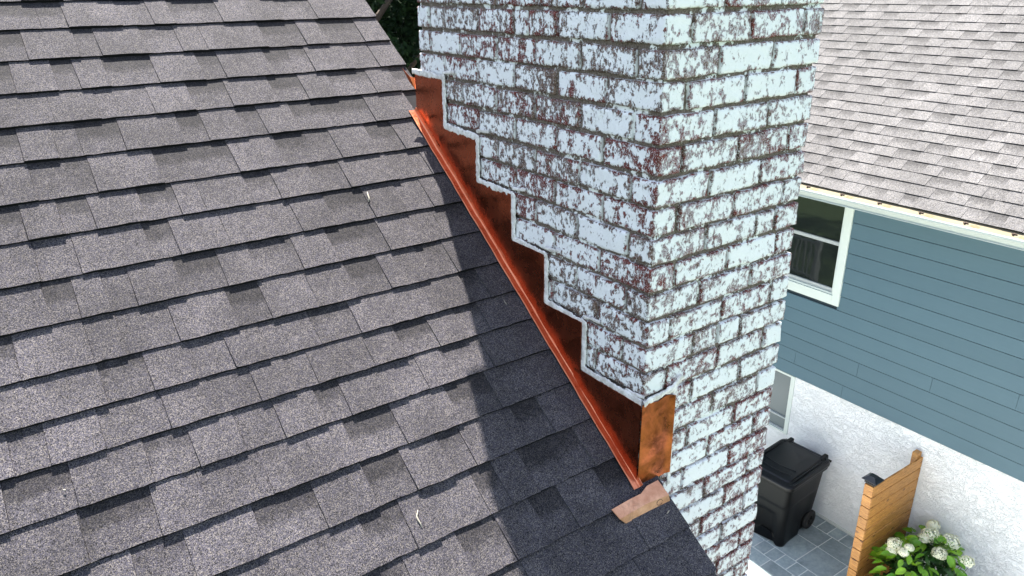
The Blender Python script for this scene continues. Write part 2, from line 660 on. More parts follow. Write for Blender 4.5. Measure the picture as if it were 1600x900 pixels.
def add_brick(x0, x1, y0, y1, z0, z1, parent):
    cx, cy, cz = (x0 + x1) / 2, (y0 + y1) / 2, (z0 + z1) / 2
    P, fs, e = brick_mesh(x0, x1, y0, y1, z0, z1)
    P = P - np.array([cx, cy, cz])
    return mk('brick', P, fs, M_BRICK, parent, None, True, Vector((cx, cy, cz)) - CH0, {'ed': e})


rest = G()
J = .0048


def jj(v):
    return v + random.uniform(-.004, .004)


for k in range(-8, 92):
    z1 = -k * C - J
    z0 = -(k + 1) * C + J
    if k <= -6:                          # corbelled head
        off = .04
    else:
        off = 0.0
    odd = k % 2
    JA = [.080, .260, .433, .603, .780, .951] if odd else [.173, .350, .525, .700, .870]
    JB = [.172, .358] if odd else [.077, .265, .453]
    if k == 11:
        JB = [.166, .256, .343]
    if k == 7:
        JB = [.172, .357, .440]
    if k == 0:
        JA = [.172, .351, .462, .524, .692, .863, .948]
    if k > 24:
        JA, JB = JA[:], JB[:]
    ja = [jj(v) for v in JA]
    jb = [jj(v) for v in JB]
    segA = [0 - off] + ja + [L_ + off]
    segB = [0 - off] + jb + [W_ + off]
    detailed = -1 <= k <= 24
    pr = lambda: random.uniform(-.0016, .0016)
    # corner brick
    dz = random.uniform(-.001, .001)
    boxes = [('AB', segB[0] + pr(), segB[1] - J, segA[0] + pr(), segA[1] - J)]
    for i in range(1, len(segA) - 1):
        lastA = i == len(segA) - 2
        boxes.append(('A', -off + pr(), .09, segA[i] + J, segA[i + 1] - (0 if lastA else J)))
    for i in range(1, len(segB) - 1):
        lastB = i == len(segB) - 2
        boxes.append(('B', segB[i] + J, segB[i + 1] - (0 if lastB else J), -off + pr(), .09))
    for kind_, x0, x1, y0, y1 in boxes:
        vis = False
        if detailed:
            if kind_ == 'B':
                vis = not (x1 < .03 and k > 13)
            if kind_ == 'AB':
                vis = k <= 15
            if kind_ == 'A':
                vis = z1 > steptop(y0) - .01
        if vis:
            add_brick(x0, x1, y0, y1, z0 + dz, z1 + dz, chim)
        elif kind_ != 'A' or k < 0:
            rest.bbox(x0, x1, y0, y1, z0, z1, .003)
    # the two faces turned away
    ys = [.095] + [v for v in JA if v > .15 and v < L_ - .12] + [L_ + off]
    for a, b in zip(ys[:-1], ys[1:]):
        rest.bbox(W_ - .09, W_ + off + pr(), a + J, b - (J if b < L_ else 0), z0, z1, .003)
    xs = [.095] + [v for v in JB if v > .15 and v < W_ - .12] + [W_ - .095]
    for a, b in zip(xs[:-1], xs[1:]):
        rest.bbox(a + J, b - J, L_ - .09, L_ + off + pr(), z0, z1, .003)
o = rest.mk('brickwork', M_BRICK, chim, 'stuff', loc=-CH0, an='ed')
o.data.attributes['ed'].data.foreach_set('value', np.full(len(o.data.vertices), .8, dtype=np.float32))


def mortar_core():
    V, Fc, A = [], [], []
    nb = 0
    REC = .0085

    def sheet(fn, us, zs, nrm):
        nonlocal nb
        U, Z = np.meshgrid(us, zs, indexing='ij')
        P = fn(U.ravel(), Z.ravel())
        n = vnoise(P, 60, 5, 3) * .9 + vnoise(P, 18, 8, 2) * .6
        d = np.clip(n, -.9, 1.2) * .0048
        P = P + np.outer(d, nrm)
        V.append(P)
        A.append(n)
        f = gridfaces(len(us), len(zs)) + nb
        Fc.append(f if nrm[1] < 0 else f[:, ::-1])
        nb += len(P)
    st = .0042
    sheet(lambda u, z: np.stack([np.full_like(u, REC), u, z], 1), np.arange(REC, L_ - REC, st), np.arange(-1.16, .14, st), np.array([-1, 0, 0]))
    sheet(lambda u, z: np.stack([u, np.full_like(u, REC), z], 1), np.arange(REC, W_ - REC, st), np.arange(-1.75, .14, st), np.array([0, -1, 0]))
    return mk('mortar', np.concatenate(V), np.concatenate(Fc), M_MORTAR, chim, None, True, -CH0, {'bulge': np.concatenate(A)})


mortar_core()
g = G()
g.box(.0105, W_ - .007, .0105, L_ - .007, -6.36, .54)
g.mk('mortar_core', M_MORTAR, chim, loc=-CH0, an='bulge')
g = G()
g.bbox(-.05, W_ + .05, -.05, L_ + .05, .541, .585, .008)
g.mk('crown', M_CROWN, chim, loc=-CH0)
g = G()
g.bbox(.13, .40, .16, .43, .5845, .70, .006)
g.mk('flue', M_CLAY, chim, loc=-CH0)

# stepped copper flashing : part of the chimney, each sheet a sub-part
RM, RC = .745, -1.119
TH = math.atan(RM)
CT, ST = math.cos(TH), math.sin(TH)
rz_ = lambda y: RC + RM * y


def rp(x, y, h=0.0):
    """point on the roof above x, y (plan), lifted by h along the normal"""
    return Vector((x, y - ST * h, rz_(y) + CT * h))


fl = bpy.data.objects.new('flashing', None)
fl.empty_display_size = .05
col.objects.link(fl)
fl.parent = chim
fl.location = -CH0
steps = [(.88, 1.047, -.205), (.705, .88, -.348), (.532, .705, -.480), (.382, .532, -.613), (.222, .382, -.753), (.0, .222, -.890)]
for i, (ya, yb, zt) in enumerate(steps):
    y1 = yb + (.03 if i else 0)
    x = -.0035 - .0011 * i
    n = 10
    # sheet: gridded so that it can be slightly oil-canned
    vs, fs = [], []
    for a in range(n + 1):
        yy = ya - (.004 if i == 5 else 0) + (y1 - ya) * a / n
        zb = rz_(yy) + .004
        top = zt + random.uniform(-.001, .001)
        if yy > yb + .001:
            top = min(top, zt)
        for b in range(7):
            zz = zb + (top - zb) * b / 6
            wob = .0016 * math.sin(yy * 31 + zz * 17 + i) * (1 if 0 < b < 6 else .2)
            vs.append((x - .0012 - abs(wob), yy, zz))
    for a in range(n):
        for b in range(6):
            q = a * 7 + b
            fs.append((q, q + 1, q + 8, q + 7))
    me_o = mk('copper_sheet', vs, fs, M_COPPER, fl, None, True)
    m_ = me_o.modifiers.new('t', 'SOLIDIFY')
    m_.thickness = .0012
    me_o.modifiers.new('e', 'EDGE_SPLIT').split_angle = R(50)
# front return on the face turned to the eave
vs, fs = [], []
n = 8
for a in range(n + 1):
    xx = -.0095 + (.102 + .0095) * a / n
    zb = rz_(-.012) + .006
    top = -.888 + .004 * math.sin(a * 1.3) - .004 * a / n
    for b in range(9):
        zz = zb + (top - zb) * b / 8
        bul = .0025 * math.sin(a / n * 3.1) * math.sin(b / 8 * 3.1) * (1 + .8 * math.sin(b * 1.7))
        vs.append((xx, -.0085 - bul - (.004 if a == n else 0), zz))
for a in range(n):
    for b in range(8):
        q = a * 9 + b
        fs.append((q, q + 9, q + 10, q + 1))
o = mk('copper_front_sheet', vs, fs, M_COPPER_B, fl, None, True)
m_ = o.modifiers.new('t', 'SOLIDIFY')
m_.thickness = .0014
o.modifiers.new('e', 'EDGE_SPLIT').split_angle = R(50)
# hemmed flange along the roof
prof = [(-.0290, .0115), (-.0290, .0136), (-.0270, .0146), (-.0240, .0146), (-.0222, .0135), (-.0120, .0135), (-.0095, .0160), (-.0070, .0240), (-.0055, .0240), (-.0055, .0115)]
vs, fs = [], []
N_ = 40
for a in range(N_ + 1):
    y = 1.064 - 1.074 * a / N_
    dx = .0007 * math.sin(a * .9) + .0006 * math.sin(a * 2.3)
    for (px, ph) in prof:
        vs.append(rp(px + dx, y, ph))
k = len(prof)
for a in range(N_):
    for b in range(k):
        fs.append((a * k + b, a * k + (b + 1) % k, (a + 1) * k + (b + 1) % k, (a + 1) * k + b))
fs += [tuple(range(k)), tuple(range(N_ * k, N_ * k + k))[::-1]]
mk('hemmed_flange', vs, fs, M_COPPER_HEM, fl)
# the upturned corner behind the chimney
g = G()
g.add([(-.006, 1.05, -.250), (.10, 1.05, -.250), (.10, 1.052, -.222), (-.006, 1.052, -.215),
       (-.016, 1.066, -.228), (-.030, 1.080, -.188), (-.016, 1.062, -.212)], [(0, 1, 2, 3), (0, 3, 6, 4), (4, 6, 5)])
o = g.mk('back_pan', M_COPPER, fl)
m_ = o.modifiers.new('t', 'SOLIDIFY')
m_.thickness = .0015


# sealant bead along the steps
def bead(path, wid, out, nrm, name='sealant'):
    """flattened bead along a polyline lying in a wall face; nrm is the outward normal"""
    nrm = Vector(nrm)
    pts = []
    for a, b in zip(path[:-1], path[1:]):
        a, b = Vector(a), Vector(b)
        m = max(2, int((b - a).length / .005))
        for i in range(m):
            pts.append(a.lerp(b, i / m))
    pts.append(Vector(path[-1]))
    vs, fs = [], []
    S = 7
    for i, p in enumerate(pts):
        d = (pts[min(i + 2, len(pts) - 1)] - pts[max(i - 2, 0)]).normalized()
        s = d.cross(nrm).normalized()
        wn_ = wid * (1 + .35 * mnoise.noise(p * 22) + .30 * mnoise.noise(p * 60) + .45 * mnoise.noise(p * 190))
        sh = .0022 * mnoise.noise(p * 45 + Vector((9, 1, 4)))
        oo = out * (1 + .5 * mnoise.noise(p * 90))
        for j in range(S):
            t = math.pi * j / (S - 1)
            jit = .0012 * mnoise.noise(p * 260 + Vector((j * 3.1, 0, 0)))
            vs.append(p + s * (math.cos(t) * wn_ / 2 + sh + jit) + nrm * (max(0.0, math.sin(t)) ** .3 * oo + .0004))
    for i in range(len(pts) - 1):
        for j in range(S - 1):
            q = i * S + j
            fs.append((q, q + S, q + S + 1, q + 1))
    return mk(name, vs, fs, M_SEAL, chim, None, True, -CH0)


ST2 = [(.88, -.205), (.705, -.348), (.532, -.480), (.382, -.613), (.222, -.753)]
path = [(-.004, 1.062, -.196), (-.004, .874, -.200)]
for i, (y, z) in enumerate(ST2):
    zn = (ST2 + [(0, -.890)])[i + 1][1]
    path += [(-.004, y - .007, z - .002), (-.004, y - .007, zn + .006)]
path += [(-.006, -.004, -.884)]
bead(path, .0175, .0030, (-1, 0, 0))
bead([(-.006, -.005, -.886), (.045, -.005, -.880), (.098, -.005, -.874), (.128, -.004, -.852)], .0165, .0045, (0, -1, 0))
bead([(.103, -.0045, -.880), (.1035, -.0045, -1.02), (.1085, -.0045, -1.165)], .0140, .003, (0, -1, 0))
# feathered smears of the same white filler above the treads
for (y0, y1, z) in ((.705, .80, -.345), (.535, .62, -.476), (.385, .47, -.609), (.225, .31, -.749), (.06, .13, -.888), (.88, .95, -.2)):
    bead([(-.003, y0 - .005, z + .013), (-.003, y0 - .07, z + .020)], .009, .0035, (-1, 0, 0), 'sealant_smear')

# ------------------------------------------------------------------ our house and its roof
house = thing('house', 'house under the charcoal shingle roof that the chimney stands against', 'house', (-2, 1, -6.36))
H0 = Vector((-2, 1, -6.36))
XR = .060         # rake edge
RIDGE, EAVE = 2.45, -1.05
g = G()
poly = [(-4.5, EAVE), (.045, EAVE), (.045, -.012), (-.004, -.012), (-.004, 1.045), (.045, 1.045), (.045, RIDGE), (-4.5, RIDGE)]
g.prism(poly, -.022, -.001, lambda a, b, h: rp(a, b, h))
g.mk('roof_deck', M_DECK, house, loc=-H0)
g = G()
zr = rz_(RIDGE)
g.add([(-4.5, RIDGE, zr), (.05, RIDGE, zr), (.05, RIDGE + 3.0, zr - 2.2), (-4.5, RIDGE + 3.0, zr - 2.2),
       (-4.5, RIDGE, zr - .03), (.05, RIDGE, zr - .03), (.05, RIDGE + 3.0, zr - 2.23), (-4.5, RIDGE + 3.0, zr - 2.23)], BOXF)
g.mk('back_roof', M_SHINGLE, house, loc=-H0, an='band')
g = G()
g.add([(-4.3, EAVE + .15, -6.36), (-.03, EAVE + .15, -6.36), (-.03, RIDGE + 2.8, -6.36), (-4.3, RIDGE + 2.8, -6.36),
       (-4.3, EAVE + .15, rz_(EAVE + .15) - .06), (-.03, EAVE + .15, rz_(EAVE + .15) - .06), (-.03, RIDGE + 2.8, zr - 2.2), (-4.3, RIDGE + 2.8, zr - 2.2),
       (-4.3, RIDGE, zr - .06), (-.03, RIDGE, zr - .06)],
      [(3, 2, 1, 0), (0, 1, 5, 4), (2, 3, 7, 6), (1, 2, 6, 9, 5), (3, 0, 4, 8, 7), (4, 5, 9, 8), (8, 9, 6, 7)])
g.mk('wall', M_WALLOWN, house, loc=-H0)
g = G()
for (a, b) in ((EAVE, -.03), (1.06, RIDGE)):
    g.add([rp(.0, a, -.024), rp(.043, a, -.024), rp(.043, b, -.024), rp(.0, b, -.024), rp(.0, a, -.13), rp(.043, a, -.13), rp(.043, b, -.13), rp(.0, b, -.13)], BOXF)
g.mk('rake_board', M_TRIM_OWN, house, loc=-H0)

# courses: plan y of each butt edge as measured down the slope
butts = [1.524, 1.430, 1.332, 1.234, 1.141, 1.045, .945, .856, .761, .668, .574, .492, .4145, .3335, .245, .157, .064, -.028, -.120, -.212]
y = 1.524
up = []
while y < RIDGE - .06:
    y += .0955
    up.append(y)
butts = up[::-1] + butts
while butts[-1] > EAVE + .1:
    butts.append(butts[-1] - .092)
HT, HG = .0104, .0070      # height of a raised tab and of a recessed one at the butt

stuff = G()


def shingle_piece(x0, x1, y0, y1, tooth, far, y0n, skew0, skew1, dark):
    """one exposed piece: butt edge at plan y0, tucked under the next course past y1"""
    hb = (HT if tooth else HG) + random.uniform(-.0004, .0006)
    s0, s1 = y0, y1 + .016
    rows = 4
    m = 2 if far else max(3, int((x1 - x0) / .022))
    vs, at = [], []
    lift = random.uniform(0, .0014) if random.random() < .25 else 0
    for r in range(rows + 1):
        f = r / rows
        yy = s0 + (s1 - s0) * f
        h = hb * (1 - f) + (.0014 if tooth else .0004) * f + lift * (1 - f) ** 2
        for a in range(m + 1):
            t = a / m
            xx = (x0 + skew0 * f) * (1 - t) + (x1 + skew1 * f) * t
            yj = yy
            if r == 0:
                yj += random.uniform(-.0011, .0011) + (0 if tooth else .0012)
            else:
                xx += random.uniform(-.0004, .0004)
            vs.append(rp(xx, yj, h))
            b = 0.0
            if dark:
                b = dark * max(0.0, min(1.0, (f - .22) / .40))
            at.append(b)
    base = len(vs)
    for a in range(m + 1):
        p = vs[a]
        vs.append(rp(p.x, y0 + .0006, .0002))
        at.append(0)
    L0, L1 = len(vs), len(vs) + 1
    fs = []
    w1 = m + 1
    for r in range(rows):
        for a in range(m):
            q = r * w1 + a
            fs.append((q, q + 1, q + w1 + 1, q + w1))
    for a in range(m):
        fs.append((base + a, base + a + 1, a + 1, a))
    # side edges
    bl = [rp(x0 + skew0 * r / rows, s0 + (s1 - s0) * r / rows, .0001) for r in range(rows + 1)]
    brr = [rp(x1 + skew1 * r / rows, s0 + (s1 - s0) * r / rows, .0001) for r in range(rows + 1)]
    i0 = len(vs)
    vs += bl + brr
    at += [0] * (2 * rows + 2)
    for r in range(rows):
        fs.append((i0 + r + 1, i0 + r, r * w1, (r + 1) * w1))
        fs.append((i0 + rows + 1 + r, i0 + rows + 2 + r, (r + 1) * w1 + m, r * w1 + m))
    nside = 2 * rows
    if far:
        stuff.add(vs, fs, at)
    else:
        c = rp((x0 + x1) / 2, (y0 + y1) / 2, 0)
        o = mk('shingle', [v - c for v in vs], fs, M_SHINGLE, house, None, False, c - H0, {'band': at})
        o.data.materials.append(M_BUTT)
        for fi in range(rows * m, rows * m + m):
            o.data.polygons[fi].material_index = 1


n_near = 0
for i, yb in enumerate(butts):
    yt = butts[i - 1] if i else RIDGE
    right = XR + random.uniform(-.003, .003)
    if -.02 < yb < 1.06 or (yb <= -.02 < yt and False):
        right = -.010 if yb < 1.0 else -.0045
    xx = right + (0.0 if right < 0 else 0)
    tooth = random.random() < .5
    sk = 0.0
    while xx > -2.6:
        wd = random.choice([.062, .075, .09, .10, .115, .13, .145]) * random.uniform(.92, 1.08)
        if not tooth:
            wd *= .92
        x1, x0 = xx, xx - wd
        nsk = random.uniform(-.003, .003)
        cx, cy, cz = project(rp((x0 + x1) / 2, yb, 0))
        inview = -120 < cx < 1650 and -90 < cy < 1010
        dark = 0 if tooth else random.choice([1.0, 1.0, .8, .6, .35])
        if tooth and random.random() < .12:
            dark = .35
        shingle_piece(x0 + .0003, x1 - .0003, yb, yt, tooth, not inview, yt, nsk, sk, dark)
        n_near += inview
        sk = nsk
        xx = x0
        if random.random() < .82:
            tooth = not tooth
stuff.mk('outlying_shingles', M_SHINGLE, house, 'stuff', loc=-H0, an='band')
g = G()
g.add([rp(-2.6, EAVE, .004), rp(-4.5, EAVE, .004), rp(-4.5, RIDGE, .004), rp(-2.6, RIDGE, .004)], [(3, 2, 1, 0)], 0)
g.mk('far_roofing', M_SHINGLE, house, loc=-H0, an='band')
g = G()
g.tube([rp(-4.5, RIDGE, .004), rp(.06, RIDGE, .004)], .03, 8)
g.mk('ridge_cap', M_SHINGLE, house, loc=-H0, an='band')
print('near shingles', n_near)

# the folded offcut of copper lying below the corner
g = G()
top = [(.0059, -.0147), (.0447, -.0143), (.0497, -.0492), (-.0268, -.0449), (-.1142, -.0470), (-.1211, -.0243), (-.0647, -.0225), (-.0216, -.0228)]


def off_pt(x, y, h):
    return rp(x, y, h)


Htop = .019
tv = [off_pt(x, y, Htop) for x, y in top]
lip = [off_pt(.0538, -.0612, .0035), off_pt(-.0233, -.0594, .0035), off_pt(-.0955, -.0582, .0035)]
bt = [off_pt(x, y, Htop - .0025) for x, y in top]
bl = [off_pt(.0530, -.0600, .001), off_pt(-.0233, -.0582, .001), off_pt(-.0955, -.0570, .001)]
vs = tv + lip + bt + bl
fs = [(0, 1, 2, 3, 7), (3, 4, 5, 6, 7), (2, 8, 9, 3), (3, 9, 10, 4)]
fs2 = [tuple(i + 11 for i in f[::-1]) for f in fs]
rim = [0, 1, 2, 8, 9, 10, 4, 5, 6, 7]
fs3 = [(rim[i], rim[i] + 11, rim[(i + 1) % 10] + 11, rim[(i + 1) % 10]) for i in range(10)]
cpos = rp(-.02, -.04, 0)
scrap = thing('copper_scrap', 'small dull L-shaped piece of folded copper lying below the corner of the flashing', 'copper sheet', cpos)
mk('folded_sheet', [v - cpos for v in vs], [f[::-1] for f in fs + fs2 + fs3], M_COPPER_DULL, scrap)
g = G()
pp = [rp(.018 + .010 * math.cos(t), -.0535 + .0045 * math.sin(t), .0125 + .0045 * math.sin(t)) - cpos for i, t in enumerate(np.linspace(0, 5.6, 9))]
g.tube(pp, .0007, 5)
g.mk('scribed_tab', M_RUST, scrap)

# little bits of debris on the roof


def roof_xy(px, py):
    d = F_ + RV * ((px - 800) / FPX) - UV_ * ((py - 450) / FPX)
    nrm = Vector((0, -RM, 1))
    t = (Vector((0, 0, RC + .012)) - CAM).dot(nrm) / d.dot(nrm)
    return CAM + d * t


def debris(name, label, cat, pxs, r, mat):
    pts = [roof_xy(*q) for q in pxs]
    c = pts[0].copy()
    g = G()
    rr = [r * (1 - .6 * abs(2 * i / (len(pts) - 1) - 1)) for i in range(len(pts))]
    g.tube([p - c for p in pts], rr, 6)
    o = g.mk(name, mat, None, None, True, c)
    tag(o, label, cat)


debris('twig', 'pale crooked twig lying on the sunlit shingles left of the shadow', 'twig', [(653, 797), (651, 806), (653, 812), (657, 818), (659, 824)], .0022, M_TWIG)
debris('petal', 'white petal stuck to a sunlit shingle high on the roof', 'petal', [(574, 300), (575, 305), (577, 310), (576, 315)], .0028, M_TWIG)
debris('straw', 'thin pale straw lying in the chimney shadow near the copper hem', 'straw', [(787, 468), (789, 472), (792, 476)], .0011, M_TWIG)
debris('seed_husk', 'tiny white seed husk on the shaded shingle below the copper scrap', 'seed', [(1042, 803), (1044, 800), (1046, 797)], .0020, M_TWIG)
debris('pebble', 'small white speck of grit on the lower left shingles', 'grit', [(99, 765), (101, 766), (103, 765)], .0022, M_TWIG)

# ------------------------------------------------------------------ the neighbouring house
NAZ = 0.0187727
D0, ZG = 6.576, -6.358
nb = thing('neighbour_house', 'neighbouring house with blue-grey siding over white stucco under a pale grey shingle roof', 'house', (0, 0, 0), -NAZ)
# local frame of nb: x = distance outward (N), y = along the wall (v)


def nrot(x, y, z):
    return Vector((x * math.cos(NAZ) + y * math.sin(NAZ), -x * math.sin(NAZ) + y * math.cos(NAZ), z))


zb = [-4.598, -4.426, -4.2465, -4.067, -3.888, -3.7055, -3.526, -3.346, -3.168, -2.989, -2.811, -2.632, -2.453, -2.275, -2.10]
seams = {0: [3.2, 1.0, -1.4, 5.6], 1: [3.882, -.2, 6.9], 2: [3.056, 6.0, -1.0], 3: [2.228, 5.3, -2.0], 4: [1.409, 4.9, -2.6], 5: [.5, 6.1], 6: [-.3, 5.2], 7: [6.4, -1.1], 8: [.2, 5.0], 9: [1.05, 5.7], 10: [.4, 6.2], 11: [-.5, 5.1], 12: [.9, 6.0], 13: [0, 5.5]}
WV0, WV1, WZ0, WZ1 = 3.415, 4.42, -3.482, -2.20    # upper window outer casing
for r in range(14):
    z0, z1 = zb[r], zb[r + 1] - .009  # open gap over each board, showing the backing as a painted shade line
    cuts = sorted([-3.2, 8.6] + seams.get(r, []))
    for a, b in zip(cuts[:-1], cuts[1:]):
        segs = [(a, b)]
        if z1 > WZ0 + .02:
            segs = []
            if a < WV0:
                segs.append((a, min(b, WV0 + .02)))
            if b > WV1:
                segs.append((max(a, WV1 - .02), b))
        for (p, q) in segs:
            if q - p < .05:
                continue
            p2, q2 = p + .0015, q - .0015
            c = Vector((D0, (p + q) / 2, (z0 + z1) / 2))
            vs = [(D0 - .020, p2, z0), (D0 - .020, q2, z0), (D0 - .012, q2, z1), (D0 - .012, p2, z1),
                  (D0 + .004, p2, z0), (D0 + .004, q2, z0), (D0 + .004, q2, z1), (D0 + .004, p2, z1)]
            mk('plank', [Vector(v) - c for v in vs], [(0, 1, 2, 3)[::-1], (4, 5, 6, 7), (0, 4, 5, 1)[::-1], (3, 7, 6, 2), (0, 3, 7, 4), (1, 5, 6, 2)], M_SIDING, nb, None, False, c)
g = G()
g.box(D0 + .06, D0 + 7.0, -3.2, 8.6, -4.60, -2.06)
g.box(D0 + .004, D0 + .059, -3.2, WV0 + .05, -4.598, -2.07)
g.box(D0 + .004, D0 + .059, WV1 - .05, 8.6, -4.598, -2.07)
g.box(D0 + .004, D0 + .059, WV0 + .051, WV1 - .051, -4.598, WZ0 + .05)
g.mk('upper_wall', M_LAP_SHADE, nb)
# stucco: with openings for the lower window
g = G()
LV0, LV1, LZ0, LZ1 = 3.845, 4.80, -5.465, -4.61
xs_ = D0 + .002
for (a, b, c, d) in ((-3.2, LV0, ZG - .1, -4.600), (LV1, 8.6, ZG - .1, -4.600), (LV0, LV1, ZG - .1, LZ0)):
    g.add([(xs_, a, c), (xs_, b, c), (xs_, b, d), (xs_, a, d)], [(3, 2, 1, 0)])
g.add([(xs_, -3.2, ZG - .1), (D0 + 7, -3.2, ZG - .1), (D0 + 7, -3.2, -4.6), (xs_, -3.2, -4.6)], [(3, 2, 1, 0)])
g.add([(xs_, LV0, LZ0), (xs_ + .12, LV0, LZ0), (xs_ + .12, LV1, LZ0), (xs_, LV1, LZ0)], [(0, 1, 2, 3)])
g.mk('stucco_wall', M_STUCCO, nb)
g = G()
g.bbox(D0 - .012, D0 + .03, -3.2, 8.6, ZG - .05, ZG + .03, .006)
g.mk('wall_footing', M_GROUT, nb)


def frame(name, v0, v1, z0, z1, wv, wz0, wz1, xo, xi, mat, parent, b=.003):
    g = G()
    g.bbox(xo, xi, v0, v0 + wv, z0, z1, b)
    g.bbox(xo, xi, v1 - wv, v1, z0, z1, b)
    g.bbox(xo + .0015, xi, v0 + wv - .001, v1 - wv + .001, z0, z0 + wz0, b)
    g.bbox(xo + .0015, xi, v0 + wv - .001, v1 - wv + .001, z1 - wz1, z1, b)
    return g.mk(name, mat, parent)


def pane(name, v0, v1, z0, z1, x, mat, parent):
    g = G()
    g.box(x, x + .006, v0, v1, z0, z1)
    return g.mk(name, mat, parent)


win = bpy.data.objects.new('window', None)
col.objects.link(win)
win.parent = nb
frame('casing', WV0, WV1, WZ0, WZ1, .095, .115, .09, D0 - .035, D0 + .02, M_WHITE, win)
frame('inner_frame', WV0 + .096, WV1 - .096, WZ0 + .116, WZ1 - .05, .022, .022, .02, D0 - .020, D0 + .03, M_WHITE, win, .002)
frame('lower_sash', WV0 + .119, WV1 - .119, WZ0 + .139, -2.735, .012, .045, .040, D0 + .000, D0 + .03, M_SCREEN, win, .002)
frame('upper_sash', WV0 + .119, WV1 - .119, -2.760, WZ1 - .07, .012, .02, .03, D0 + .010, D0 + .035, M_SCREEN, win, .002)
pane('pane', WV0 + .125, WV1 - .125, WZ0 + .15, -2.75, D0 + .022, M_GLASS, win)
pane('pane', WV0 + .125, WV1 - .125, -2.749, WZ1 - .07, D0 + .027, M_GLASS, win)
win2 = bpy.data.objects.new('window', None)
col.objects.link(win2)
win2.parent = nb
frame('casing', LV0, LV1, LZ0, LZ1, .058, .022, .028, D0 - .010, D0 + .06, M_WHITE, win2)
frame('lower_sash', LV0 + .0585, LV1 - .0585, LZ0 + .023, -5.255, .006, .012, .022, D0 + .018, D0 + .05, M_SCREEN, win2, .001)
frame('upper_sash', LV0 + .0585, LV1 - .0585, -5.268, LZ1 - .029, .006, .01, .012, D0 + .030, D0 + .056, M_SCREEN, win2, .001)
pane('pane', LV0 + .06, LV1 - .06, LZ0 + .03, -5.26, D0 + .040, M_GLASS2, win2)
pane('pane', LV0 + .06, LV1 - .06, -5.259, LZ1 - .03, D0 + .046, M_GLASS2, win2)

# eave: soffit, fascia, gutter, roof
EN, EZ = 6.126, -2.010       # roof edge
NP = R(37.7)
g = G()
g.box(EN + .01, D0 + .01, -3.3, 8.7, -2.165, -2.150)
g.mk('soffit', M_WHITE, nb)
g = G()
g.box(EN + .012, EN + .032, -3.3, 8.7, -2.149, EZ - .02)
g.mk('fascia', M_WHITE, nb)
gut = bpy.data.objects.new('gutter', None)
col.objects.link(gut)
gut.parent = nb
prof = [(EN + .010, -2.032), (EN + .010, -2.150), (EN - .082, -2.150), (EN - .082, -2.144), (EN - .070, -2.139), (EN - .070, -2.132), (EN - .078, -2.126), (EN - .092, -2.098), (EN - .104, -2.082), (EN - .104, -2.062), (EN - .098, -2.057), (EN - .088, -2.058), (EN - .086, -2.066), (EN - .084, -2.080), (EN - .068, -2.125), (EN - .060, -2.145), (EN + .006, -2.145), (EN + .006, -2.032)]
vs = [(a, v, z) for v in (-3.3, 8.7) for a, z in prof]
k = len(prof)
fs = [(i, (i + 1) % k, k + (i + 1) % k, k + i) for i in range(k)] + [tuple(range(k))[::-1], tuple(range(k, 2 * k))]
mk('gutter_trough', vs, fs, M_GUTTER, gut)
g = G()
for a, b in zip(np.linspace(-3.3, 8.7, 41)[:-1], np.linspace(-3.3, 8.7, 41)[1:]):
    g.add([(EN - .088, a, -2.0595), (EN - .088, b, -2.0595), (EN + .02, b, -2.022), (EN + .02, a, -2.022)], [(3, 2, 1, 0)])
g.mk('gutter_guard', M_GUARD, gut)
for v in (5.35, 4.95, 4.54, 4.13, 3.719, 3.307, 2.889, 2.462, 2.04, 1.622, 1.2, .78, .36):
    g = G()
    g.bbox(EN - .060, EN - .012, -.005, .005, -2.048, -2.030, .002)
    g.bbox(EN - .045, EN - .032, -.028, .016, -2.044, -2.030, .002)
    o = g.mk('gutter_bracket', M_RUST, gut, loc=(0, v, 0))
    g = G()
    k_ = 14
    ring = []
    for q in range(k_):
        a = 2 * math.pi * q / k_
        rr = (.034 + .010 * math.sin(q * 2.7 + v))
        dx, dy = math.cos(a) * rr * .62 - .050, math.sin(a) * rr * 1.35 - .095
        ring.append((EN + dx, dy, -2.0595 + (dx + .088) * .3475 + .0012))
    g.add(ring, [tuple(range(k_))])
    g.mk('gutter_stain', M_STAIN, gut, loc=(0, v, 0))

# neighbour's roof
cN, sN = math.cos(NP), math.sin(NP)


def np_(s, v, h):
    return Vector((EN + s * cN - h * sN, v, EZ + s * sN + h * cN))


NS = 5.6
g = G()
g.add([np_(0, -3.3, -.007), np_(0, 8.7, -.007), np_(NS, 8.7, -.03), np_(NS, -3.3, -.03), np_(0, -3.3, 0), np_(0, 8.7, 0), np_(NS, 8.7, 0), np_(NS, -3.3, 0)], BOXF)
g.mk('roof_deck', M_DECK, nb)
g = G()
g.add([np_(NS, -3.3, 0), np_(NS, 8.7, 0), (EN + 2 * NS * cN, 8.7, EZ), (EN + 2 * NS * cN, -3.3, EZ)], [(3, 2, 1, 0)])
g.mk('back_roof', M_SHINGLE2, nb, an='band')
pieces = []
e_ = .1386
nr = int(NS / e_)
for j in range(nr):
    v = -3.3
    tooth = random.random() < .5
    while v < 8.7:
        wd = random.choice([.13, .16, .19, .22, .26]) * random.uniform(.92, 1.08)
        v1 = min(v + wd, 8.7)
        s0 = j * e_ - (.012 if j == 0 else 0)
        s1 = (j + 1) * e_
        wpt = nrot(*np_((s0 + s1) / 2, (v + v1) / 2, 0))
        px, py, pz = project(wpt)
        see = 1180 < px < 1680 and -40 < py < 460
        pieces.append((pz if see else pz + 1000, s0, s1, v, v1, tooth))
        v = v1
        if random.random() < .85:
            tooth = not tooth
pieces.sort(key=lambda t: t[0])
nstuff = G()
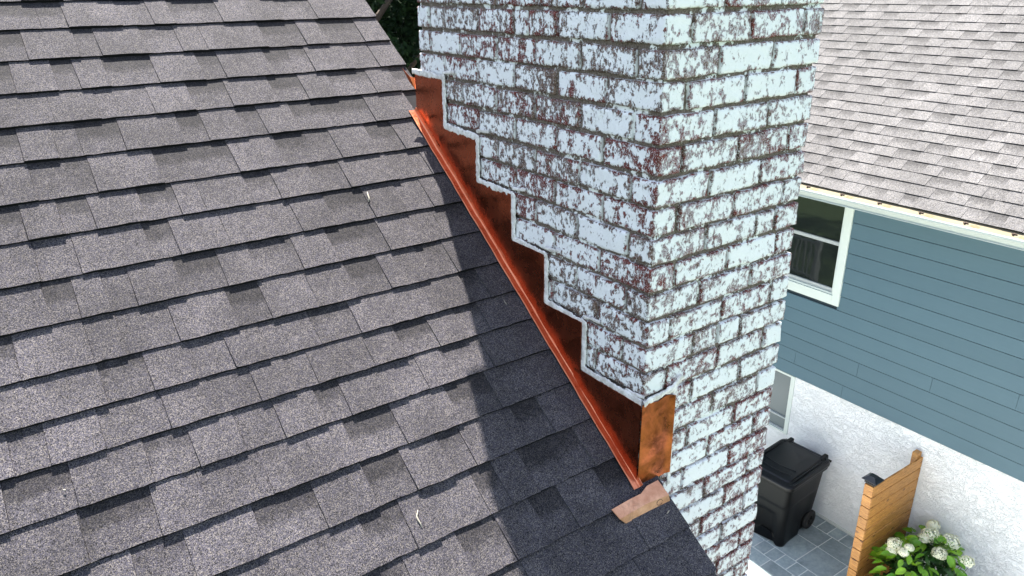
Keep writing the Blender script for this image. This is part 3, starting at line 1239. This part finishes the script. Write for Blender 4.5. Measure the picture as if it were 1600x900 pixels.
for i, (pz, s0, s1, v0, v1, tooth) in enumerate(pieces):
    hb = .011 if tooth else .007
    sk = random.uniform(-.004, .004)
    s2 = s1 + .015
    sm = (s0 + s2) / 2
    hd = (hb + .001) / 2
    dark = 0 if tooth else random.choice([1, 1, .7])
    vs = [np_(s0, v0 + .001, hb), np_(s0, v1 - .001, hb), np_(sm, v1 - .001, hd), np_(sm, v0 + .001, hd), np_(s2, v1 - .001, .001), np_(s2, v0 + .001, .001), np_(s0, v0 + .001, 0), np_(s0, v1 - .001, 0), np_(s2, v0 + .001, 0), np_(s2, v1 - .001, 0)]
    at = [0, 0, .55 * dark, .55 * dark, dark, dark, 0, 0, 0, 0]
    fs = [(0, 1, 2, 3)[::-1], (3, 2, 4, 5)[::-1], (6, 7, 1, 0)[::-1], (6, 0, 3, 5, 8)[::-1], (7, 9, 4, 2, 1)[::-1]]
    if i < 300 and pz < 900:
        c = np_((s0 + s1) / 2, (v0 + v1) / 2, 0)
        o = mk('shingle', [q - c for q in vs], fs, M_SHINGLE2, nb, None, False, c, {'band': at})
        o.data.materials.append(M_BUTT)
        o.data.polygons[2].material_index = 1
    else:
        nstuff.add(vs, fs, at)
nstuff.mk('upper_shingles', M_SHINGLE2, nb, 'stuff', an='band')

# ------------------------------------------------------------------ ground, patio
g = G()
S = 600
g.add([(-S, -S, ZG - .03), (S, -S, ZG - .03), (S, S, ZG - .03), (-S, S, ZG - .03)], [(0, 1, 2, 3)])
g.mk('ground', M_GRASS, None, 'structure')
patio = bpy.data.objects.new('patio', None)
col.objects.link(patio)
patio.location = (0, 0, ZG)
patio.rotation_euler = (0, 0, -NAZ)
patio['kind'] = 'structure'
g = G()
g.box(.6, D0 - .001, 2.15, 8.6, -.029, -.004)
g.mk('grout_bed', M_GROUT, patio)
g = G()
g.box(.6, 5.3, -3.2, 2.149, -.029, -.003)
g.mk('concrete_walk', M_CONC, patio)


def paver(n0, n1, v0, v1):
    j = .0065
    c = ((n0 + n1) / 2, (v0 + v1) / 2, 0)
    hx, hy = (n1 - n0) / 2 - j, (v1 - v0) / 2 - j
    vs, fs = rounded_box(-hx, hx, -hy, hy, -.02, random.uniform(-.0005, .002), .0025)
    mk('paver', vs, fs, M_PAVER, patio, None, False, c)


VM = 5.2
v = 2.15
rows = [(6.352, 6.565, [2.18, 2.335, 2.49, 2.645, 2.801, 2.958, 3.112, 3.267, 3.42, 3.58, 3.74, 3.9, 4.05, 4.21, 4.37, 4.52, 4.68, 4.9, 5.2]),
        (6.055, 6.352, [2.16, 2.38, 2.88, 3.30, 3.72, 4.14, 4.6, 5.2]),
        (5.626, 6.055, [2.16, 2.474, 2.884, 3.300, 3.720, 4.15, 4.6, 5.2]),
        (5.410, 5.626, [2.25, 2.40, 2.555, 2.708, 2.861, 3.018, 3.171, 3.331, 3.490, 3.65, 3.81, 3.96, 4.12, 4.4, 4.8, 5.2]),
        (5.120, 5.410, [2.15, 2.44, 2.752, 3.066, 3.38, 3.70, 4.02, 4.4, 4.8, 5.2]),
        (4.70, 5.120, [2.15, 2.5, 2.92, 3.34, 3.76, 4.2, 4.7, 5.2]),
        (4.48, 4.70, [2.15, 2.45, 2.75, 3.05, 3.35, 3.65, 3.95, 4.4, 4.8, 5.2])]
for n0, n1, vv in rows:
    for a, b in zip(vv[:-1], vv[1:]):
        paver(n0, n1, a, b)
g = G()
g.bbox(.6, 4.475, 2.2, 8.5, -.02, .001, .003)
g.mk('bounce_slab', M_CONC, patio)  # unseen slab added to throw sunlight back onto the stucco wall
g = G()
n_, m_ = 40, 60
U, V_ = np.meshgrid(np.linspace(5.3, D0 + .0, n_), np.linspace(-3.2, 2.149, m_), indexing='ij')
P = np.stack([U.ravel(), V_.ravel(), np.zeros(n_ * m_)], 1)
P[:, 2] = -.004 + vnoise(P, 5, 3, 3) * .02 + .012
o = mk('planting_bed', P, gridfaces(n_, m_), M_SOIL, None, 'structure', True, (0, 0, ZG))
o.rotation_euler = (0, 0, -NAZ)

# ------------------------------------------------------------------ wheeled bin
BX = nrot(5.955, 3.385, ZG + .002)
binn = thing('wheelie_bin', 'black wheeled rubbish bin with closed lid standing against the stucco wall', 'bin', BX, -NAZ + R(4.0))
# local: x = depth towards the wall, y = width along it


def rrect(hx, hy, r, n=8, ms=9):
    pts = []
    for (cx, cy, a0) in ((hx - r, hy - r, 0), (-hx + r, hy - r, 90), (-hx + r, -hy + r, 180), (hx - r, -hy + r, 270)):
        for i in range(n):
            a = R(a0 + 90 * i / (n - 1))
            pts.append((cx + r * math.cos(a), cy + r * math.sin(a)))
    out = []
    for i, p in enumerate(pts):
        q = pts[(i + 1) % len(pts)]
        out.append(p)
        if i % n == n - 1:
            for j in range(1, ms + 1):
                out.append((p[0] + (q[0] - p[0]) * j / (ms + 1), p[1] + (q[1] - p[1]) * j / (ms + 1)))
    return out


base_pts = rrect(.40, .30, .085)
nsec = 34
vs, fs = [], []
NPt = len(base_pts)
for i in range(nsec + 1):
    f = i / nsec
    z = .0 + .925 * f
    sx0 = .74 + .26 * f ** .9
    sy0 = .82 + .18 * f
    for (px, py) in base_pts:
        x, y = px * sx0, py * sy0
        xo = .045 * (1 - f)            # front leans in more than the back
        x += -.02 * (1 - f) + 0
        zz = z
        # front arch between the two feet and recessed panel above it
        if px < -.33:
            wfr = max(0.0, 1 - (abs(y + .015) / .135) ** 4)
            arch = .17 * wfr
            if z < arch:
                zz = arch
            rec = .035 * wfr * (1 if .14 < z < .44 else max(0, 1 - abs(z - (.14 if z < .3 else .44)) / .05))
            x += rec
            # sharp shoulder
            if z > .60:
                x -= .012
        if abs(py) > .24:
            sh = .014 if z > .63 else 0
            x_in = max(0.0, 1 - (abs(px) / .27) ** 4)
            y -= math.copysign(.016 * x_in * (1 if z < .60 else 0), py)
            if px > .15 and z < .30:
                y -= math.copysign(.05 * min(1, (px - .15) / .06) * min(1, (.30 - z) / .05), py)
        vs.append((x, y, zz))
for i in range(nsec):
    for j in range(NPt):
        a, b = i * NPt + j, i * NPt + (j + 1) % NPt
        fs.append((a, b, b + NPt, a + NPt))
fs.append(tuple(range(NPt))[::-1])
fs.append(tuple(range(nsec * NPt, nsec * NPt + NPt)))
mk('body', vs, fs, M_BLACK, binn, None, True)


def loft(secs, closed=True):
    vs, fs = [], []
    n = len(secs[0])
    for s in secs:
        vs += s
    for i in range(len(secs) - 1):
        for j in range(n):
            a, b = i * n + j, i * n + (j + 1) % n
            fs.append((a, b, b + n, a + n))
    fs.append(tuple(range(n))[::-1])
    fs.append(tuple(range((len(secs) - 1) * n, len(secs) * n)))
    return vs, fs


def sec(hx, hy, r, z, dx=0, slope=0.0):
    return [(x + dx, y, z + slope * (x + .4)) for x, y in rrect(hx, hy, r)]


vs, fs = loft([sec(.405, .305, .08, .885), sec(.428, .322, .085, .890), sec(.432, .326, .085, .905), sec(.432, .326, .085, .925), sec(.420, .315, .085, .932)])
mk('rim', vs, fs, M_BLACK, binn)
vs, fs = loft([sec(.425, .322, .085, .934), sec(.446, .338, .09, .938, -.004), sec(.448, .340, .09, .960, -.004), sec(.438, .330, .085, .972, -.004, .02),
               sec(.405, .300, .07, .978, -.004, .03), sec(.395, .290, .065, .970, -.004, .03), sec(.360, .255, .05, .975, -.004, .035), sec(.345, .242, .05, .992, -.004, .035), sec(.20, .12, .04, 1.000, .0, .035)])
mk('lid', vs, fs, M_BLACK_LID, binn)


def arcbar(x0, bow, y0, y1, z, r):
    g = G()
    pts = []
    for i in range(13):
        t = i / 12
        yy = y0 + (y1 - y0) * t
        pts.append((x0 - bow * math.sin(math.pi * t), yy, z + .035 * (x0 + .4)))
    g.tube(pts, r, 6)
    return g


arcbar(-.245, .025, -.20, .20, 1.000, .006).mk('lid_ridge', M_BLACK_LID, binn, None, True)
arcbar(-.135, .030, -.20, .22, 1.002, .006).mk('lid_ridge', M_BLACK_LID, binn, None, True)
g = G()
g.bbox(-.225, -.150, -.19, .20, .985, 1.003, .004)
g.mk('grip_panel', M_BLACK, binn)
for s in (-1, 1):
    g = G()
    g.bbox(-.30, .30, s * .275 - .007, s * .275 + .007, .985, 1.006, .004)
    g.mk('lid_ridge', M_BLACK_LID, binn)
    g = G()
    g.bbox(.31, .47, s * .235 - .028, s * .235 + .028, .955, 1.018, .01)
    g.mk('hinge', M_BLACK, binn)
g = G()
g.tube([(.452, -.31, .955), (.452, .31, .955)], .016, 10)
g.mk('handle_bar', M_BLACK, binn, None, True)
for s in (-1, 1):
    wl_ = bpy.data.objects.new('wheel', None)
    col.objects.link(wl_)
    wl_.parent = binn
    wl_.location = (.285, s * .235, .128)
    vs, fs = [], []
    prof = [(.060, -.024), (.108, -.026), (.124, -.018), (.128, 0), (.124, .018), (.108, .026), (.060, .024)]
    nS = 28
    for i in range(nS):
        a = 2 * math.pi * i / nS
        for rr_, yy in prof:
            vs.append((rr_ * math.cos(a), yy, rr_ * math.sin(a)))
    k = len(prof)
    for i in range(nS):
        for j in range(k):
            fs.append((i * k + j, ((i + 1) % nS) * k + j, ((i + 1) % nS) * k + (j + 1) % k, i * k + (j + 1) % k))
    mk('tyre', vs, fs, M_RUBBER, wl_, None, True)
    g = G()
    g.tube([(0, -.016, 0), (0, .016, 0)], .062, 20)
    for i in range(6):
        a = math.pi * i / 3
        g.tube([(0, s * .019, 0), (.055 * math.cos(a), s * .019, .055 * math.sin(a))], .007, 5)
    g.mk('rim', M_BLACK, wl_)

# ------------------------------------------------------------------ wooden screen
FX = nrot(5.62, 2.15, ZG)
fence = thing('privacy_fence', 'short honey-stained cedar slat screen standing out from the stucco wall beside the hydrangea', 'fence', FX, -NAZ)
nboard = 11
for i in range(nboard):
    z1 = 1.512 - i * .1395
    z0 = z1 - .1330
    if z0 < 0:
        z0 = .01
    mk('board', *rounded_box(-.47, .47, -.010, .010, -(z1 - z0) / 2, (z1 - z0) / 2, .004), M_WOOD, fence, None, False, (.47, 0.0, (z0 + z1) / 2))
    mk('board', *rounded_box(-.010, .010, -.050, .050, -(z1 - z0) / 2, (z1 - z0) / 2, .004), M_WOOD, fence, None, False, (-.0105, .0405, (z0 + z1) / 2))
g = G()
g.bbox(.0005, .088, .011, .090, 0, 1.500, .003)
g.mk('post', M_WOOD, fence)
g = G()
g.bbox(.845, .930, .011, .075, 0, 1.575, .003)
g.mk('post', M_WOOD, fence)
g = G()


def sq(h, z):
    return [(.045 - h, .046 - h, z), (.045 + h, .046 - h, z), (.045 + h, .046 + h, z), (.045 - h, .046 + h, z)]


vs, fs = loft([sq(.046, 1.500), sq(.046, 1.522), sq(.058, 1.524), sq(.058, 1.532), sq(.048, 1.535), sq(.048, 1.556), sq(.080, 1.560), sq(.080, 1.566), sq(.034, 1.602), sq(.034, 1.606)])
mk('post_cap', vs, fs, M_BLACKMETAL, fence)

# ------------------------------------------------------------------ hydrangea
HX = nrot(6.05, 1.64, ZG)
hyd = thing('hydrangea_bush', 'hydrangea bush with cream flower heads and bright green leaves beside the wooden screen', 'shrub', HX, -NAZ)


def leaf_mesh(i):
    n, m = 6, 2
    vs, fs = [], []
    ln, wd = 1.0, random.uniform(.62, .78)
    cup = random.uniform(.08, .22)
    drop = random.uniform(.12, .4)
    for a in range(n + 1):
        t = a / n
        hw = wd / 2 * math.sin(math.pi * min(1, t * .93 + .05)) ** .72 * (1 - .25 * t)
        if a == n:
            hw = .01
        for b in range(-m, m + 1):
            s = b / m
            yy = s * hw * (1 + .05 * math.sin(a * 2.1 + b))
            vs.append((t * ln, yy, cup * abs(s) * hw * 1.6 - drop * t * t + .02 * math.sin(a * 3 + b * 2)))
    k = 2 * m + 1
    for a in range(n):
        for b in range(k - 1):
            q = a * k + b
            fs.append((q, q + k, q + k + 1, q + 1))
    me = bpy.data.meshes.new('leaf')
    me.from_pydata(vs, [], fs)
    me.polygons.foreach_set('use_smooth', [True] * len(me.polygons))
    return me


lm = [leaf_mesh(i) for i in range(7)]
for me in lm:
    me.materials.append(M_LEAF)
lobes = [(-.22, .08, .50, .34), (.02, -.04, .56, .36), (.22, -.20, .50, .34), (.24, .16, .50, .28), (-.30, -.28, .40, .32), (-.05, -.42, .42, .34), (-.42, .16, .34, .26), (.1, .26, .42, .24)]
cnt = 0
while cnt < 290:
    lx, ly, lz, lr = random.choice(lobes)
    th = random.uniform(0, 2 * math.pi)
    ph = math.acos(random.uniform(-.15, 1))
    d = Vector((math.sin(ph) * math.cos(th), math.sin(ph) * math.sin(th), math.cos(ph)))
    p = Vector((lx, ly, lz)) + d * lr * random.uniform(.86, 1.04)
    wpx = project(HX + Matrix.Rotation(-NAZ, 3, 'Z') @ p)
    if p.x > .50 or p.y > .47 or wpx[0] > 1506 or wpx[0] < 1374 or any((p - Vector(l[:3])).length < l[3] * .8 for l in lobes):
        continue
    o = link('leaf', random.choice(lm), hyd)
    o.location = p
    out = Vector((d.x + random.uniform(-.5, .5), d.y + random.uniform(-.5, .5), -.05 + random.uniform(-.35, .3))).normalized()
    q = out.to_track_quat('X', 'Z')
    o.rotation_euler = (q.to_matrix().to_4x4() @ Matrix.Rotation(random.uniform(-.5, .5), 4, 'X')).to_euler()
    s = random.uniform(.085, .14)
    o.scale = (s, s, s)
    cnt += 1
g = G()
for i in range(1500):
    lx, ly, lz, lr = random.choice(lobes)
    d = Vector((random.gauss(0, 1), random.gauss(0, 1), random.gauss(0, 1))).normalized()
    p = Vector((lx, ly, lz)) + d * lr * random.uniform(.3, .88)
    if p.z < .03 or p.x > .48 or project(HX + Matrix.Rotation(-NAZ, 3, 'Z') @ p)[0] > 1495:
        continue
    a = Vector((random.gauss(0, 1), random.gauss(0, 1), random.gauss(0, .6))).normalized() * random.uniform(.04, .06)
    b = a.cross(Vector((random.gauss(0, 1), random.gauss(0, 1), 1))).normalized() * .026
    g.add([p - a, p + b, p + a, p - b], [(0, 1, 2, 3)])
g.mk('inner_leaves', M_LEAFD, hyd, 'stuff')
g = G()
for i in range(26):
    lx, ly, lz, lr = random.choice(lobes)
    e = Vector((lx, ly, lz)) + Vector((random.uniform(-.2, .2), random.uniform(-.2, .2), random.uniform(0, .2)))
    g.tube([(lx * .2, ly * .2, 0), (lx * .7, ly * .7, lz * .5), e], [.006, .005, .003], 5)
g.mk('stems', M_STEM, hyd)
# flower heads at their places
heads = [((5.838, 1.916), .80, .068), ((5.80, 1.80), .80, .050), ((6.290, 1.773), .80, .085), ((6.355, 1.601), .80, .085), ((6.082, 1.566), .80, .066), ((6.474, 1.845), .80, .058), ((6.195, 1.347), .80, .060), ((5.76, 1.90), .76, .045), ((5.86, 1.78), .84, .04), ((6.20, 1.80), .78, .05)]
inv = Matrix.Rotation(NAZ, 4, 'Z')
for (hn, hv), hz, hr in heads:
    c = Vector((hn - 6.05, hv - 1.64, hz + .02))
    hr *= 1.22
    g = G()
    nf = int(34 + 560 * hr)
    for i in range(nf):
        ph = math.acos(1 - 1.35 * (i + .5) / nf)
        th = i * 2.39996
        d = Vector((math.sin(ph) * math.cos(th), math.sin(ph) * math.sin(th), math.cos(ph) * .78)).normalized()
        p = Vector((d.x * hr, d.y * hr, d.z * hr * .8)) * (random.uniform(.80, 1.0) + .22 * mnoise.noise(d * 2.6 + c * 9))
        t1 = d.cross(Vector((random.gauss(0, 1), random.gauss(0, 1), random.gauss(0, 1)))).normalized()
        t2 = d.cross(t1)
        fs_ = random.uniform(.011, .017)
        for kq in range(4):
            a = kq * math.pi / 2 + random.uniform(-.2, .2)
            u = t1 * math.cos(a) + t2 * math.sin(a)
            v = t1 * -math.sin(a) + t2 * math.cos(a)
            g.add([p, p + u * fs_ * .6 + v * fs_ * .5 + d * .002, p + u * fs_ * 1.15 + d * .001, p + u * fs_ * .6 - v * fs_ * .5 + d * .002], [(0, 1, 2, 3)])
    g.mk('flower_head', M_PETAL, hyd, loc=c)

# ------------------------------------------------------------------ trees beyond


def tree(label, x, y, h, r, seed, nleaf=26000, lo=.18, ls=1.0):
    rnd = random.Random(seed)
    t = thing('broadleaf_tree', label, 'tree', (x, y, ZG - .03), 0, 'trees beyond the roofs')
    g = G()
    g.tube([(0, 0, 0), (.1, .05, h * .35), (.0, .1, h * .7)], [.22, .16, .08], 10)
    for i in range(7):
        a = rnd.uniform(0, 6.28)
        z = h * rnd.uniform(.25, .6)
        g.tube([(.05, .05, z), (math.cos(a) * r * .4, math.sin(a) * r * .4, z + h * .12), (math.cos(a) * r * .75, math.sin(a) * r * .75, z + h * .22)], [.08, .05, .02], 6)
    g.mk('trunk', M_BARK, t)
    rg = np.random.default_rng(seed)
    ncl = 90
    C_ = []
    for i in range(ncl):
        d = rg.normal(size=3)
        d /= np.linalg.norm(d)
        rr = rg.uniform(.45, 1) ** .5
        C_.append([d[0] * r * rr, d[1] * r * rr, h * (.5 + lo / 2) + d[2] * h * (.5 - lo / 2) * rr])
    C_ = np.array(C_)
    cr = rg.uniform(.35, .8, ncl) * r * .35
    k = rg.integers(0, ncl, nleaf)
    d = rg.normal(size=(nleaf, 3))
    d /= np.linalg.norm(d, axis=1)[:, None]
    P = C_[k] + d * (cr[k] * rg.uniform(.5, 1.05, nleaf) ** .6)[:, None]
    a = rg.normal(size=(nleaf, 3))
    a /= np.linalg.norm(a, axis=1)[:, None]
    b = np.cross(a, rg.normal(size=(nleaf, 3)))
    b /= np.linalg.norm(b, axis=1)[:, None]
    s = rg.uniform(.03, .06, nleaf)[:, None] * ls
    V = np.stack([P - a * s, P + b * s * .5, P + a * s, P - b * s * .5], 1).reshape(-1, 3)
    V[:, 2] = np.maximum(V[:, 2], .2)
    mk('crown', V, np.arange(4 * nleaf).reshape(-1, 4), M_TREE, t)


tree('dark green tree showing in the gap between the roof edge and the chimney', 3.1, 9.6, 9.0, 2.4, 3, 90000, .05, 1.15)
tree('broadleaf tree standing farther back behind the gap beside the chimney', 4.4, 15.5, 12.0, 3.6, 4, 60000, .05, 2.4)
tree('big shade tree closing the view behind the gap beside the chimney', 8.5, 24.0, 14.0, 6.0, 8, 60000, .05, 4.0)
tree('tall tree growing behind the back slope of the charcoal roof', -1.6, 13.0, 9.5, 2.8, 5, 30000, .05)

# white railing of the deck behind our house (mirrored in the neighbour's window)
rail = thing('deck_railing', 'white baluster railing mirrored in the dark upper window', 'railing', (.55, 7.75, ZG))
g = G()
g.bbox(-.035, .035, 0, 2.6, 1.20, 1.24, .004)
g.mk('top_rail', M_DECKWHITE, rail)
g = G()
g.bbox(-.025, .025, 0, 2.6, .46, .50, .004)
g.mk('bottom_rail', M_DECKWHITE, rail)
for i in range(20):
    g = G()
    g.bbox(-.018, .018, -.018, .018, 0, .71, .003)
    g.mk('baluster', M_DECKWHITE, rail, loc=(0, .06 + i * .13, .495))
for yy in (0, 1.3, 2.6):
    g = G()
    g.bbox(-.05, .05, -.05, .05, 0, 1.3, .005)
    g.mk('post', M_DECKWHITE, rail, loc=(0, yy, 0))
